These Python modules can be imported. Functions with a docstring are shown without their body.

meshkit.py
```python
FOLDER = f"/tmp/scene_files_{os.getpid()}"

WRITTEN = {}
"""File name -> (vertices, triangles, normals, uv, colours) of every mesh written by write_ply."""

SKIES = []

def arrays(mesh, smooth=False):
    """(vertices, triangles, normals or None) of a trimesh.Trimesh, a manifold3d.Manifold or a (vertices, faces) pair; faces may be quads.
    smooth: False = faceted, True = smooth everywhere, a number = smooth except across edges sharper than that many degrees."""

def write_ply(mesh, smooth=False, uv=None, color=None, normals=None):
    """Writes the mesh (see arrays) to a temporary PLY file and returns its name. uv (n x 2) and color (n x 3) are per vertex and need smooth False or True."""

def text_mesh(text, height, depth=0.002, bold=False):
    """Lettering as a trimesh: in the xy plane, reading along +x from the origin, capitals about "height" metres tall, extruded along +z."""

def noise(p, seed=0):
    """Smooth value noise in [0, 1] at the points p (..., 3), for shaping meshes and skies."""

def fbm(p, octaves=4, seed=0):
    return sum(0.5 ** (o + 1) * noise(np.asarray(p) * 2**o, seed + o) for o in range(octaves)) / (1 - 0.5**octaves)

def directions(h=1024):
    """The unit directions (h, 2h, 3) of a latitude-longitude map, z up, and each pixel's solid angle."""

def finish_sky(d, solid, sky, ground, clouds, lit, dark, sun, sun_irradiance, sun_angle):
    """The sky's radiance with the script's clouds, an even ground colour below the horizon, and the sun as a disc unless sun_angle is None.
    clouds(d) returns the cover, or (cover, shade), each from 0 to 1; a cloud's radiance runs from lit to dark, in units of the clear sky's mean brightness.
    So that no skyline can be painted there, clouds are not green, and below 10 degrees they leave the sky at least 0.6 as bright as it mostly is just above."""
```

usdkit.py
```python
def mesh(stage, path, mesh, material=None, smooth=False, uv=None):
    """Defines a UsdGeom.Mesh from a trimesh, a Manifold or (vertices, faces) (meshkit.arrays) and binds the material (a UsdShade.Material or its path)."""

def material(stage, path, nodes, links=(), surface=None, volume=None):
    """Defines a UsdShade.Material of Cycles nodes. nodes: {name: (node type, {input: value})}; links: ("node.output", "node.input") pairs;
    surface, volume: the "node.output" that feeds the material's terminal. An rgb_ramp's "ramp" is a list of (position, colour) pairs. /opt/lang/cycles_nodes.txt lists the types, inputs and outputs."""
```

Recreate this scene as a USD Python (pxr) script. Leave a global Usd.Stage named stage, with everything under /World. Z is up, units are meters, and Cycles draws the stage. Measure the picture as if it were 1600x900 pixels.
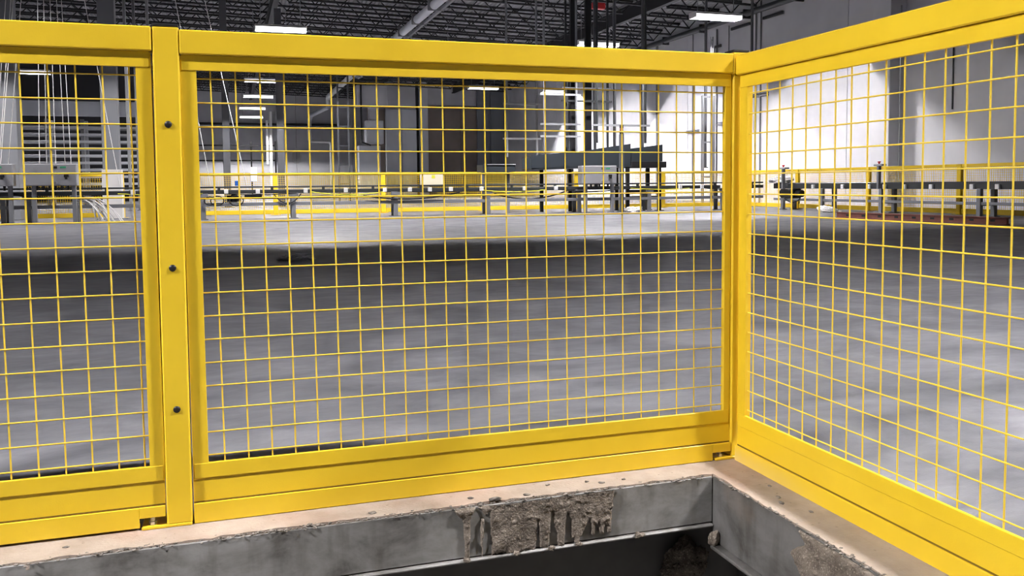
import math, random
import numpy as np, trimesh, usdkit, meshkit
from shapely.geometry import Polygon, box as sbox
from scipy import ndimage
from pxr import Usd, UsdGeom, UsdShade, UsdLux, Gf, Sdf, Vt

rng = random.Random(11)
nrg = np.random.default_rng(11)
stage = Usd.Stage.CreateInMemory()
UsdGeom.SetStageUpAxis(stage, UsdGeom.Tokens.z)
UsdGeom.SetStageMetersPerUnit(stage, 1.0)
UsdGeom.Xform.Define(stage, '/World')
IN = 0.0254

# ------------------------------------------------------------------ camera, exposure
RIGHT, FWD, UP = (0.95060, -0.31040, -0.00890), (0.30920, 0.94880, -0.06420), (0.02830, 0.05830, 0.99790)
EYE = (-1.26568, -1.98170, 0.72976)
F_PX, PPY = 1356.35, 375.0
cam = UsdGeom.Camera.Define(stage, '/World/camera')
cam.AddTransformOp().Set(Gf.Matrix4d(*RIGHT, 0, *UP, 0, *[-c for c in FWD], 0, *EYE, 1))
AP = 36.0
cam.CreateHorizontalApertureAttr(AP)
cam.CreateVerticalApertureAttr(AP * 9 / 16)
cam.CreateFocalLengthAttr(AP * F_PX / 1600)
cam.CreateVerticalApertureOffsetAttr(-(450 - PPY) / 1600 * AP)
cam.CreateClippingRangeAttr(Gf.Vec2f(0.05, 500))
cam.CreateExposureAttr(0.0)
# the hall is closed: its own ceiling lamps are all the light it has
LAMP, LAMP_LEFT, LAMP_RIGHT = 6300.0, 2230.0, 2150.0     # radiance of the LED bars: the far rows, and the two lamps behind the camera

# ------------------------------------------------------------------ materials
def mat(name, nodes, links, surface='p.BSDF'):
    return usdkit.material(stage, '/World/Looks/' + name, nodes, links, surface=surface)

def plain(name, c, rough=0.5, metal=0.0, **kw):
    return mat(name, {'p': ('principled_bsdf', {'base_color': c, 'roughness': rough, 'metallic': metal, **kw})}, [])

def mottled(name, c1, c2, scale=3.0, rough=0.6, detail=6, bump=0.0, bscale=60.0, metal=0.0, stretch=None, lo=0.35, hi=0.65):
    nodes = {'g': ('geometry', {}), 'm': ('mapping', {'scale': stretch or (1, 1, 1)}),
             'n': ('noise_texture', {'scale': scale, 'detail': detail, 'roughness': 0.6}),
             'r': ('rgb_ramp', {'ramp': [(0, c1), (lo, c1), (hi, c2), (1, c2)]}),
             'p': ('principled_bsdf', {'roughness': rough, 'metallic': metal})}
    links = [('g.position', 'm.vector'), ('m.vector', 'n.vector'), ('n.fac', 'r.fac'), ('r.color', 'p.base_color')]
    if bump:
        nodes['n2'] = ('noise_texture', {'scale': bscale, 'detail': 5})
        nodes['b'] = ('bump', {'strength': bump, 'distance': 0.01})
        links += [('g.position', 'n2.vector'), ('n2.fac', 'b.height'), ('b.normal', 'p.normal')]
    return mat(name, nodes, links)

M = {}
M['yellow'] = mottled('yellow_paint', (0.74, 0.50, 0.020), (0.80, 0.555, 0.026), 4, 0.38, bump=0.03, bscale=350)
M['seam'] = plain('grimy_seam', (0.20, 0.125, 0.012), 0.7)  # brown that paints in the shade of the kick plate joint
M['wire'] = plain('yellow_wire_coating', (0.82, 0.59, 0.055), 0.35)
def dusty():
    nodes = {'g': ('geometry', {}), 's': ('separate_xyz', {}), 'm': ('map_range', {'from_min': -0.40, 'from_max': -0.06, 'to_min': 0.0, 'to_max': 0.45, 'clamp': True}),
             'z': ('map_range', {'from_min': 0.045, 'from_max': 0.012, 'to_min': 0.0, 'to_max': 1.0, 'clamp': True}), 'n': ('noise_texture', {'scale': 14, 'detail': 5}),
             'a': ('math', {'math_type': 'multiply'}), 'b': ('math', {'math_type': 'multiply'}), 'k': ('math', {'math_type': 'multiply', 'value2': 1.7, 'use_clamp': True}),
             'x': ('mix', {'mix_type': 'mix', 'color1': (0.77, 0.53, 0.023), 'color2': (0.62, 0.50, 0.30)}), 'p': ('principled_bsdf', {'roughness': 0.5})}
    return mat('dusty_yellow_paint', nodes, [('g.position', 's.vector'), ('s.y', 'm.value'), ('s.z', 'z.value'), ('g.position', 'n.vector'), ('m.result', 'a.value1'), ('n.fac', 'a.value2'),
               ('a.value', 'b.value1'), ('z.result', 'b.value2'), ('b.value', 'k.value1'), ('k.value', 'x.fac'), ('x.color', 'p.base_color')])
M['dusty_yellow'] = dusty()
M['far_yellow'] = plain('yellow_fence_paint', (0.78, 0.53, 0.02), 0.45)
M['white_wall'] = mottled('white_wall_paint', (0.61, 0.61, 0.64), (0.68, 0.68, 0.71), 0.8, 0.7)
M['grey_wall'] = mottled('grey_wall_paint', (0.50, 0.50, 0.53), (0.60, 0.60, 0.63), 0.5, 0.75)
M['dark_wall'] = plain('dark_wall_paint', (0.035, 0.035, 0.04), 0.7)  # dark fillers; also stands for unlit depth in the loading bay
M['brown_wall'] = mottled('brown_panel_paint', (0.19, 0.155, 0.135), (0.24, 0.20, 0.18), 0.7, 0.6)
M['slate_wall'] = plain('slate_panel_paint', (0.20, 0.215, 0.235), 0.6)
M['pale_grey'] = mottled('pale_grey_metal', (0.60, 0.62, 0.66), (0.68, 0.70, 0.74), 0.6, 0.5)
M['joist'] = plain('dark_joist_steel', (0.022, 0.022, 0.024), 0.55)
M['deck'] = plain('roof_deck_grey', (0.28, 0.28, 0.29), 0.6)
M['black'] = plain('black_plastic', (0.012, 0.012, 0.013), 0.45)
M['dark_metal'] = plain('dark_conveyor_steel', (0.035, 0.038, 0.04), 0.4)
M['grey_metal'] = plain('grey_painted_steel', (0.20, 0.205, 0.22), 0.45)
M['dark_grey'] = plain('dark_grey_steel', (0.085, 0.088, 0.098), 0.45)
M['light_metal'] = plain('galvanised_strut', (0.42, 0.43, 0.45), 0.35, 0.4)
M['slate'] = plain('slate_sheet_metal', (0.030, 0.037, 0.044), 0.38)
M['cabinet'] = plain('light_grey_enamel', (0.29, 0.29, 0.305), 0.4)
M['white'] = plain('white_plastic', (0.78, 0.78, 0.77), 0.45)
M['cord'] = plain('white_cord', (0.62, 0.61, 0.60), 0.6)
M['red'] = plain('red_plastic', (0.6, 0.03, 0.03), 0.4)
M['blue'] = plain('blue_plastic', (0.03, 0.15, 0.6), 0.4)
M['green'] = plain('green_print', (0.05, 0.32, 0.16), 0.5)
M['lime'] = plain('lime_plastic', (0.62, 0.62, 0.05), 0.4)
M['cream'] = plain('cream_paint', (0.60, 0.55, 0.42), 0.5)
M['rust'] = mottled('red_brown_primer', (0.20, 0.06, 0.045), (0.26, 0.085, 0.06), 6, 0.6)
M['chrome'] = plain('zinc_bolt', (0.6, 0.6, 0.58), 0.3, 0.8)
M['housing'] = plain('lamp_housing_white', (0.80, 0.80, 0.80), 0.5)
for _n, _s in (('glow', LAMP), ('glow_dim', 0.8 * LAMP), ('glow_left', LAMP_LEFT), ('glow_right', LAMP_RIGHT)):
    M[_n] = mat('lamp_' + _n, {'e': ('emission', {'color': (1.0, 0.965, 0.985), 'strength': _s})}, [], 'e.emission')
M['frosted'] = mat('lamp_frosted_side', {'e': ('emission', {'color': (1.0, 0.97, 0.99), 'strength': 1.6})}, [], 'e.emission')
M['reflector'] = plain('lamp_reflector_grey', (0.16, 0.16, 0.16), 0.6)
M['pit'] = mottled('pit_concrete', (0.11, 0.107, 0.103), (0.16, 0.155, 0.147), 5, 0.85)
M['bag'] = plain('pale_plastic_film', (0.62, 0.60, 0.58), 0.4)
M['scrap'] = plain('dull_plastic_film', (0.42, 0.42, 0.42), 0.4)
M['chip'] = mottled('concrete_chip', (0.05, 0.044, 0.038), (0.30, 0.265, 0.23), 45, 0.9)
def slurry_mat():
    nodes = {'g': ('geometry', {}), 'n': ('noise_texture', {'scale': 40, 'detail': 6}), 'r': ('rgb_ramp', {'ramp': [(0.35, (0.115, 0.093, 0.072)), (0.65, (0.20, 0.168, 0.135))]}),
             'v': ('voronoi_texture', {'scale': 130}), 'q': ('rgb_ramp', {'ramp': [(0.12, (0.8, 0.8, 0.8)), (0.34, (0, 0, 0))]}), 'x': ('mix', {'color2': (0.33, 0.29, 0.235)}),
             'n2': ('noise_texture', {'scale': 220, 'detail': 5}), 'b': ('bump', {'strength': 0.5, 'distance': 0.01}), 'p': ('principled_bsdf', {'roughness': 0.9})}
    return mat('hardened_slurry', nodes, [('g.position', 'n.vector'), ('n.fac', 'r.fac'), ('g.position', 'v.vector'), ('v.distance', 'q.fac'), ('q.color', 'x.fac'), ('r.color', 'x.color1'), ('x.color', 'p.base_color'),
               ('g.position', 'n2.vector'), ('n2.fac', 'b.height'), ('b.normal', 'p.normal')])
M['slurry'] = slurry_mat()

def floor_mat():
    nodes = {'g': ('geometry', {}),
             'm1': ('mapping', {'scale': (0.8, 1.0, 1)}), 'n1': ('noise_texture', {'scale': 2.0, 'detail': 8, 'roughness': 0.66, 'distortion': 0.8}),
             'r1': ('rgb_ramp', {'ramp': [(0.30, (0.102, 0.102, 0.114)), (0.5, (0.174, 0.175, 0.190)), (0.70, (0.252, 0.250, 0.268))]}),
             'm2': ('mapping', {'scale': (0.9, 2.0, 1), 'rotation': (0, 0, 0.45)}), 'n2': ('noise_texture', {'scale': 6, 'detail': 6, 'roughness': 0.6}),
             'r2': ('rgb_ramp', {'ramp': [(0.32, (0.70, 0.70, 0.715)), (0.58, (1.04, 1.04, 1.04))]}),
             'x': ('mix', {'mix_type': 'multiply', 'fac': 0.8}),
             'n3': ('noise_texture', {'scale': 160, 'detail': 3}), 'b': ('bump', {'strength': 0.12, 'distance': 0.004}),
             'p': ('principled_bsdf', {'roughness': 0.46, 'specular_ior_level': 0.5})}
    return mat('concrete_floor', nodes, [('g.position', 'm1.vector'), ('m1.vector', 'n1.vector'), ('n1.fac', 'r1.fac'), ('g.position', 'm2.vector'), ('m2.vector', 'n2.vector'),
               ('n2.fac', 'r2.fac'), ('r1.color', 'x.color1'), ('r2.color', 'x.color2'), ('x.color', 'p.base_color'), ('g.position', 'n3.vector'), ('n3.fac', 'b.height'), ('b.normal', 'p.normal')])
M['floor'] = floor_mat()

def curb_mat():
    nodes = {'g': ('geometry', {}),
             'n1': ('noise_texture', {'scale': 9, 'detail': 6, 'roughness': 0.6}),
             'r1': ('rgb_ramp', {'ramp': [(0.3, (0.265, 0.215, 0.172)), (0.52, (0.345, 0.285, 0.235)), (0.75, (0.41, 0.345, 0.29))]}),
             'n2': ('noise_texture', {'scale': 3.2, 'detail': 3}),
             'r2': ('rgb_ramp', {'ramp': [(0.45, (1, 1, 1)), (0.68, (1.0, 0.84, 0.80))]}),
             'x': ('mix', {'mix_type': 'multiply', 'fac': 1.0}),
             'n4': ('noise_texture', {'scale': 55, 'detail': 3}), 'r4': ('rgb_ramp', {'ramp': [(0.26, (0.45, 0.42, 0.4)), (0.34, (1, 1, 1))]}),
             'x4': ('mix', {'mix_type': 'multiply', 'fac': 0.7}),
             'n3': ('noise_texture', {'scale': 140, 'detail': 5}), 'b': ('bump', {'strength': 0.3, 'distance': 0.004}),
             'p': ('principled_bsdf', {'roughness': 0.8})}
    return mat('beige_concrete', nodes, [('g.position', 'n1.vector'), ('n1.fac', 'r1.fac'), ('g.position', 'n2.vector'), ('n2.fac', 'r2.fac'), ('r1.color', 'x.color1'), ('r2.color', 'x.color2'),
               ('g.position', 'n4.vector'), ('n4.fac', 'r4.fac'), ('x.color', 'x4.color1'), ('r4.color', 'x4.color2'), ('x4.color', 'p.base_color'),
               ('g.position', 'n3.vector'), ('n3.fac', 'b.height'), ('b.normal', 'p.normal')])
M['curb'] = curb_mat()

def steel_mat(name='stained_steel', k=1.0):
    nodes = {'g': ('geometry', {}),
             'm1': ('mapping', {'scale': (1.0, 1.0, 1.6)}), 'n1': ('noise_texture', {'scale': 6.5, 'detail': 8, 'roughness': 0.64, 'distortion': 0.25}),
             'r1': ('rgb_ramp', {'ramp': [(0.30, (0.085 * k, 0.080 * k, 0.072 * k)), (0.45, (0.205 * k, 0.20 * k, 0.188 * k)), (0.64, (0.31 * k, 0.305 * k, 0.295 * k))]}),
             'm2': ('mapping', {'scale': (6, 6, 1.0), 'location': (3, 1, 0)}), 'n2': ('noise_texture', {'scale': 4, 'detail': 4}),
             'r2': ('rgb_ramp', {'ramp': [(0.3, (0.62, 0.60, 0.57)), (0.5, (1, 1, 1))]}),
             'x': ('mix', {'mix_type': 'multiply', 'fac': 0.8}),
             'n3': ('noise_texture', {'scale': 4.5, 'detail': 5}), 'r3': ('rgb_ramp', {'ramp': [(0.55, (0, 0, 0)), (0.68, (0.6, 0.6, 0.6))]}),
             'y': ('mix', {'mix_type': 'mix', 'color2': (0.20, 0.15, 0.11)}),
             'p': ('principled_bsdf', {'roughness': 0.55, 'metallic': 0.15})}
    return mat(name, nodes, [('g.position', 'm1.vector'), ('m1.vector', 'n1.vector'), ('n1.fac', 'r1.fac'), ('g.position', 'm2.vector'), ('m2.vector', 'n2.vector'), ('n2.fac', 'r2.fac'),
               ('r1.color', 'x.color1'), ('r2.color', 'x.color2'), ('g.position', 'n3.vector'), ('n3.fac', 'r3.fac'), ('r3.color', 'y.fac'), ('x.color', 'y.color1'), ('y.color', 'p.base_color')])
M['steel'] = steel_mat()
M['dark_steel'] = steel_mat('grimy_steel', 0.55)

ORD = ['first', 'second', 'third', 'fourth', 'fifth', 'sixth', 'seventh', 'eighth', 'ninth', 'tenth', 'eleventh', 'twelfth', 'thirteenth', 'fourteenth', 'fifteenth', 'sixteenth', 'seventeenth',
       'eighteenth', 'nineteenth', 'twentieth', 'twenty-first', 'twenty-second', 'twenty-third', 'twenty-fourth', 'twenty-fifth', 'twenty-sixth', 'twenty-seventh', 'twenty-eighth']
# ------------------------------------------------------------------ helpers
def cbox(x0, x1, y0, y1, z0, z1, bevel=0.0):
    """an axis-aligned box, its edges chamfered by bevel"""
    lo, hi = np.array([min(x0, x1), min(y0, y1), min(z0, z1)], float), np.array([max(x0, x1), max(y0, y1), max(z0, z1)], float)
    b = min(bevel, 0.45 * (hi - lo).min())
    if b <= 0:
        return trimesh.creation.box(bounds=[lo, hi])
    pts = []
    for ax in range(3):
        d = np.full(3, b); d[ax] = 0
        for s in np.ndindex(2, 2, 2):
            pts.append(np.where(s, hi - d, lo + d))
    return trimesh.convex.convex_hull(np.array(pts))

def bar(p0, p1, w, h=None, bevel=0.0):
    """a straight bar of rectangular section w x h between two points"""
    p0, p1 = np.array(p0, float), np.array(p1, float)
    h = h or w
    L = np.linalg.norm(p1 - p0)
    b = cbox(-w / 2, w / 2, -h / 2, h / 2, 0, L, bevel)
    z = (p1 - p0) / L
    up = np.array([0, 0, 1.0]) if abs(z[2]) < 0.95 else np.array([0, 1.0, 0])
    x = np.cross(up, z); x /= np.linalg.norm(x)
    T = np.eye(4); T[:3, 0], T[:3, 1], T[:3, 2], T[:3, 3] = x, np.cross(z, x), z, p0
    b.apply_transform(T)
    return b

def rod(p0, p1, r, n=8):
    return trimesh.creation.cylinder(r, sections=n, segment=[p0, p1])

def tube(points, r, n=6):
    """a bent round tube through points"""
    out = []
    for a, b in zip(points[:-1], points[1:]):
        if np.linalg.norm(np.subtract(b, a)) > 1e-6:
            out.append(rod(a, b, r, n))
    for p in points[1:-1]:
        s = trimesh.creation.icosphere(1, r * 1.02); s.apply_translation(p); out.append(s)
    return cat(out)

def hang(p0, p1, sag, n=8):
    t = np.linspace(0, 1, n + 1)
    P = np.outer(1 - t, p0) + np.outer(t, p1)
    P[:, 2] -= 4 * sag * t * (1 - t)
    return [tuple(p) for p in P]

def cat(ms):
    return trimesh.util.concatenate(ms)

taken = {}
def numbered(parent, name):
    k = taken.get((parent, name), 0); taken[(parent, name)] = k + 1
    return f'{parent}/{name}' + (f'_{k:03d}' if k else '')

def tag(o, label=None, category=None, group=None, kind=None):
    p = o.GetPrim() if hasattr(o, 'GetPrim') else o
    for k, v in (('label', label), ('category', category), ('group', group), ('kind', kind)):
        if v: p.SetCustomDataByKey(k, v)
    return p

def obj(name, mesh, m, parent=None, label=None, smooth=False, kind=None):
    path = numbered(str(parent.GetPath()) if parent else '/World', name)
    g = usdkit.mesh(stage, path, mesh, M[m], smooth)
    return tag(g, label, kind=kind)

def solo(name, mesh, m, label, category, group=None, smooth=False, kind=None):
    return tag(obj(name, mesh, m, smooth=smooth), label, category, group, kind)

def thing(name, label, category, loc=(0, 0, 0), rz=0.0, group=None, kind=None):
    x = UsdGeom.Xform.Define(stage, numbered('/World', name))
    x.AddTranslateOp().Set(Gf.Vec3d(*map(float, loc))); x.AddRotateZOp().Set(float(rz))
    return tag(x, label, category, group, kind)

def dup(first, loc, rz=0.0, label=None, group=None):
    was = first.GetCustomData()
    base = first.GetName().rstrip('0123456789').rstrip('_') if first.GetName()[-3:].isdigit() else first.GetName()
    r = thing(base, label or was['label'], was['category'], loc, rz, group or was.get('group'))
    r.GetReferences().AddInternalReference(first.GetPath()); r.SetInstanceable(True)
    return r

def struct(name, mesh, m, label=None, parent=None, smooth=False):
    o = obj(name, mesh, m, parent, smooth=smooth)
    return tag(o, label, kind='structure')

def shell(name, label=None):
    x = UsdGeom.Xform.Define(stage, numbered('/World', name))
    return tag(x, label, kind='structure')

def extr(poly, z0, z1):
    m = trimesh.creation.extrude_polygon(poly, z1 - z0)
    m.apply_translation((0, 0, z0))
    return m

# ================================================================== THE SETTING
EDGE_Y, EDGE_X = -4.4 * IN, -5.25 * IN          # rim of the pit in front of, and beside, the fence
PIT = (-3.6, -5.2)                              # far corner of the pit
XW, YB, XL, YR = 16.5, 66.0, -26.0, -14.0       # right, back, left and rear walls

main = sbox(XL, YR, XW, YB).difference(sbox(PIT[0] - 0.3, PIT[1] - 0.3, 0.6 * IN, 0.6 * IN))
struct('floor', extr(main, -0.03, 0.0), 'floor', 'smooth grey concrete warehouse floor')

def ragged(p0, p1, n, amp, seed):
    r = np.random.default_rng(seed); t = np.linspace(0, 1, n)
    w = ndimage.gaussian_filter1d(r.normal(size=n), 1.2); w2 = ndimage.gaussian_filter1d(r.normal(size=n), 9)
    d = amp * (0.9 * w / (w.std() + 1e-9) + 1.1 * w2 / (w2.std() + 1e-9))
    d[0] = d[-1] = 0
    p0, p1 = np.array(p0), np.array(p1); u = (p1 - p0) / np.linalg.norm(p1 - p0); nn = np.array([-u[1], u[0]])
    return [tuple(p) for p in p0 + np.outer(t, p1 - p0) + np.outer(d, nn)]
edge = ragged((PIT[0], EDGE_Y + 0.0065), (EDGE_X + 0.004, EDGE_Y + 0.0065), 560, 0.0024, 5) + ragged((EDGE_X + 0.004, EDGE_Y + 0.0065), (EDGE_X + 0.004, PIT[1]), 560, 0.0016, 6)[1:]
hole = Polygon(edge + [(PIT[0], PIT[1])])
ring = sbox(PIT[0] - 0.3, PIT[1] - 0.3, 0.6 * IN, 0.6 * IN).difference(hole)
struct('trim_4', cbox(PIT[0], EDGE_X + 0.04, EDGE_Y + 0.006, EDGE_Y + 0.05, -0.05, -0.009), 'chip', 'dark broken concrete under the edge of the front rim')
struct('trim_5', cbox(EDGE_X + 0.006, EDGE_X + 0.05, PIT[1], EDGE_Y + 0.006, -0.05, -0.008), 'chip', 'dark broken concrete under the edge of the right rim')
struct('trim_1', extr(ring, -0.016, 0.0), 'curb', 'beige concrete rim of the pit under the yellow fence')

# steel embedded round the pit, front and right side
sf = shell('trim_2', 'stained steel angle facing the front rim of the pit')
obj('face_plate', cbox(PIT[0], EDGE_X - 0.002, EDGE_Y - 0.001, EDGE_Y + 0.005, -4.7 * IN, -0.004, 0.0012), 'steel', sf)
obj('flange', cbox(PIT[0], EDGE_X - 0.002, EDGE_Y - 0.010, EDGE_Y + 0.02, -5.1 * IN, -4.8 * IN, 0.003), 'steel', sf)
sr = shell('trim_3', 'stained steel channel facing the right rim of the pit')
obj('face_plate', cbox(EDGE_X - 0.001, EDGE_X + 0.005, PIT[1], EDGE_Y - 0.001, -6.5 * IN, -0.004, 0.0012), 'dark_steel', sr)
obj('flange', cbox(EDGE_X - 0.022, EDGE_X + 0.02, PIT[1], EDGE_Y - 0.024, -6.95 * IN, -6.55 * IN, 0.003), 'dark_steel', sr)

# pit walls (set back under the slab) and pit floor
ZP = -1.15
struct('wall_pit_front', cbox(PIT[0] - 0.3, 0.2, EDGE_Y + 0.20, EDGE_Y + 0.30, ZP, -0.032), 'pit')
struct('wall_pit_right', cbox(EDGE_X + 0.20, EDGE_X + 0.30, PIT[1] - 0.3, EDGE_Y + 0.20, ZP, -0.032), 'pit')
struct('wall_pit_left', cbox(PIT[0] - 0.3, PIT[0] - 0.2, PIT[1] - 0.3, EDGE_Y + 0.20, ZP, -0.032), 'pit')
struct('wall_pit_rear', cbox(PIT[0] - 0.2, EDGE_X + 0.20, PIT[1] - 0.3, PIT[1] - 0.2, ZP, -0.032), 'pit')
struct('floor_pit', cbox(PIT[0] - 0.3, EDGE_X + 0.3, PIT[1] - 0.3, EDGE_Y + 0.3, ZP - 0.05, ZP), 'pit', 'dark concrete floor at the bottom of the pit')

# ceiling: fluted metal deck, falling gently to the right wall
def roof(x):
    return 7.25 + 0.03 * (XW - x)
def deck_mesh():
    xs, zs, x, k = [], [], XL, 0
    prof = [(0, 0), (0.06, 0), (0.085, 0.04), (0.135, 0.04)]
    while x < XW:
        for dx, dz in prof:
            if x + dx <= XW: xs.append(x + dx); zs.append(roof(x + dx) + dz)
        x += 0.16
    xs.append(XW); zs.append(roof(XW))
    n = len(xs); v = []
    for y in (YR, YB): v += [(a, y, z) for a, z in zip(xs, zs)]
    for y in (YR, YB): v += [(a, y, z + 0.12) for a, z in zip(xs, zs)]
    f = []
    for i in range(n - 1):
        a, b, c, d = i, i + 1, n + i + 1, n + i
        f += [(a, d, c), (a, c, b), (2 * n + a, 2 * n + b, 2 * n + c), (2 * n + a, 2 * n + c, 2 * n + d)]
    return trimesh.Trimesh(np.array(v), np.array(f), process=False)
struct('ceiling', deck_mesh(), 'deck', 'fluted metal roof deck above the joists')

# right wall: tall tilt-up panels with open joints between them, and a pilaster
wr = shell('wall_right', 'tall white tilt-up concrete wall on the right')
cuts = [-14, -7.2, 0.3, 7.9, 12.2, 17.72, 19.9, 24.9, 29.45, 33.6, 38.9, 44.2, 49.5, 53.9, 58, 62, 66]
for a, b in zip(cuts[:-1], cuts[1:]):
    obj('panel', cbox(XW, XW + 0.2, a + 0.009, b - 0.009, 0, 7.6, 0.008), 'white_wall', wr)
obj('joint_filler', cbox(XW + 0.02, XW + 0.18, YR, YB, 0, 7.6), 'grey_metal', wr)
obj('pilaster_conduit', rod((16.32, 17.53, 0), (16.32, 17.53, 5.5), 0.02, 8), 'light_metal', wr)
obj('pilaster', cbox(XW - 0.52, XW + 0.01, 17.55, 18.25, 0, 7.3, 0.015), 'white_wall', wr)
wb = shell('wall_back', 'grey back wall at the far end of the hall')
for k in range(10):
    a = XL + k * 4.25
    obj('panel', cbox(a + 0.01, a + 4.24, YB, YB + 0.2, 0, 8.6, 0.01), 'grey_wall', wb)
obj('joint_filler', cbox(XL, XW, YB + 0.03, YB + 0.18, 0, 8.6), 'dark_wall', wb)
struct('wall_left', cbox(XL - 0.2, XL, YR, YB, 0, 8.7), 'grey_wall')
struct('wall_rear', cbox(XL, XW, YR - 0.2, YR, 0, 8.7), 'grey_wall')

# partition across the right half of the far end
wp = shell('wall_partition', 'brown and slate panelled partition at the far right end')
YP = 54.0
for a, b, z0, z1, m, dy in ((7.35, 8.45, 0, 7.4, 'brown_wall', 0), (8.45, 9.46, 0, 5.6, 'pale_grey', -0.3), (9.48, 10.45, 0, 5.6, 'pale_grey', -0.3), (8.45, 10.45, 5.62, 7.4, 'grey_wall', -0.1),
                         (10.45, 10.68, 0, 7.4, 'dark_wall', 0.1), (10.68, 11.24, 0, 7.4, 'pale_grey', -0.2), (11.24, 12.35, 0, 5.9, 'brown_wall', 0), (12.37, 13.48, 0, 5.9, 'brown_wall', 0),
                         (13.5, 14.58, 0, 5.9, 'brown_wall', 0), (11.24, 14.58, 5.92, 7.3, 'grey_wall', 0.05), (14.58, 15.5, 0, 7.3, 'slate_wall', -0.1), (15.52, 16.48, 0, 7.25, 'slate_wall', -0.1)):
    obj('panel', cbox(a, b, YP + dy, YP + 0.3, z0, z1, 0.02), m, wp)

# fascia and, behind it, a dark sheet added for the unlit opening
wf = shell('wall_loading_bay', 'pale fascia over an added dark sheet for the unlit bay behind the racks')
obj('fascia', cbox(-18, -5.0, 44, 44.3, 4.15, 4.86, 0.02), 'pale_grey', wf)
obj('backing', cbox(-18, -5.0, 48, 48.2, 0, 7.7, 0.02), 'dark_wall', wf)

# ================================================================== YELLOW FENCE
FACE, BARF, KU, KL, WIRE_R = -0.75, -0.46, -0.35, -0.68, 0.069   # inches in front of the wire plane

def to_front(m):            # fence coordinates (inches along, out, up) -> the front run
    m = m.copy(); m.apply_scale(IN); return m
def to_right(m):            # the run that comes towards the camera: along = away from the corner
    m = m.copy(); v = m.vertices.copy()
    m.vertices = np.c_[v[:, 1], -v[:, 0], v[:, 2]] * IN
    return m

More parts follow.
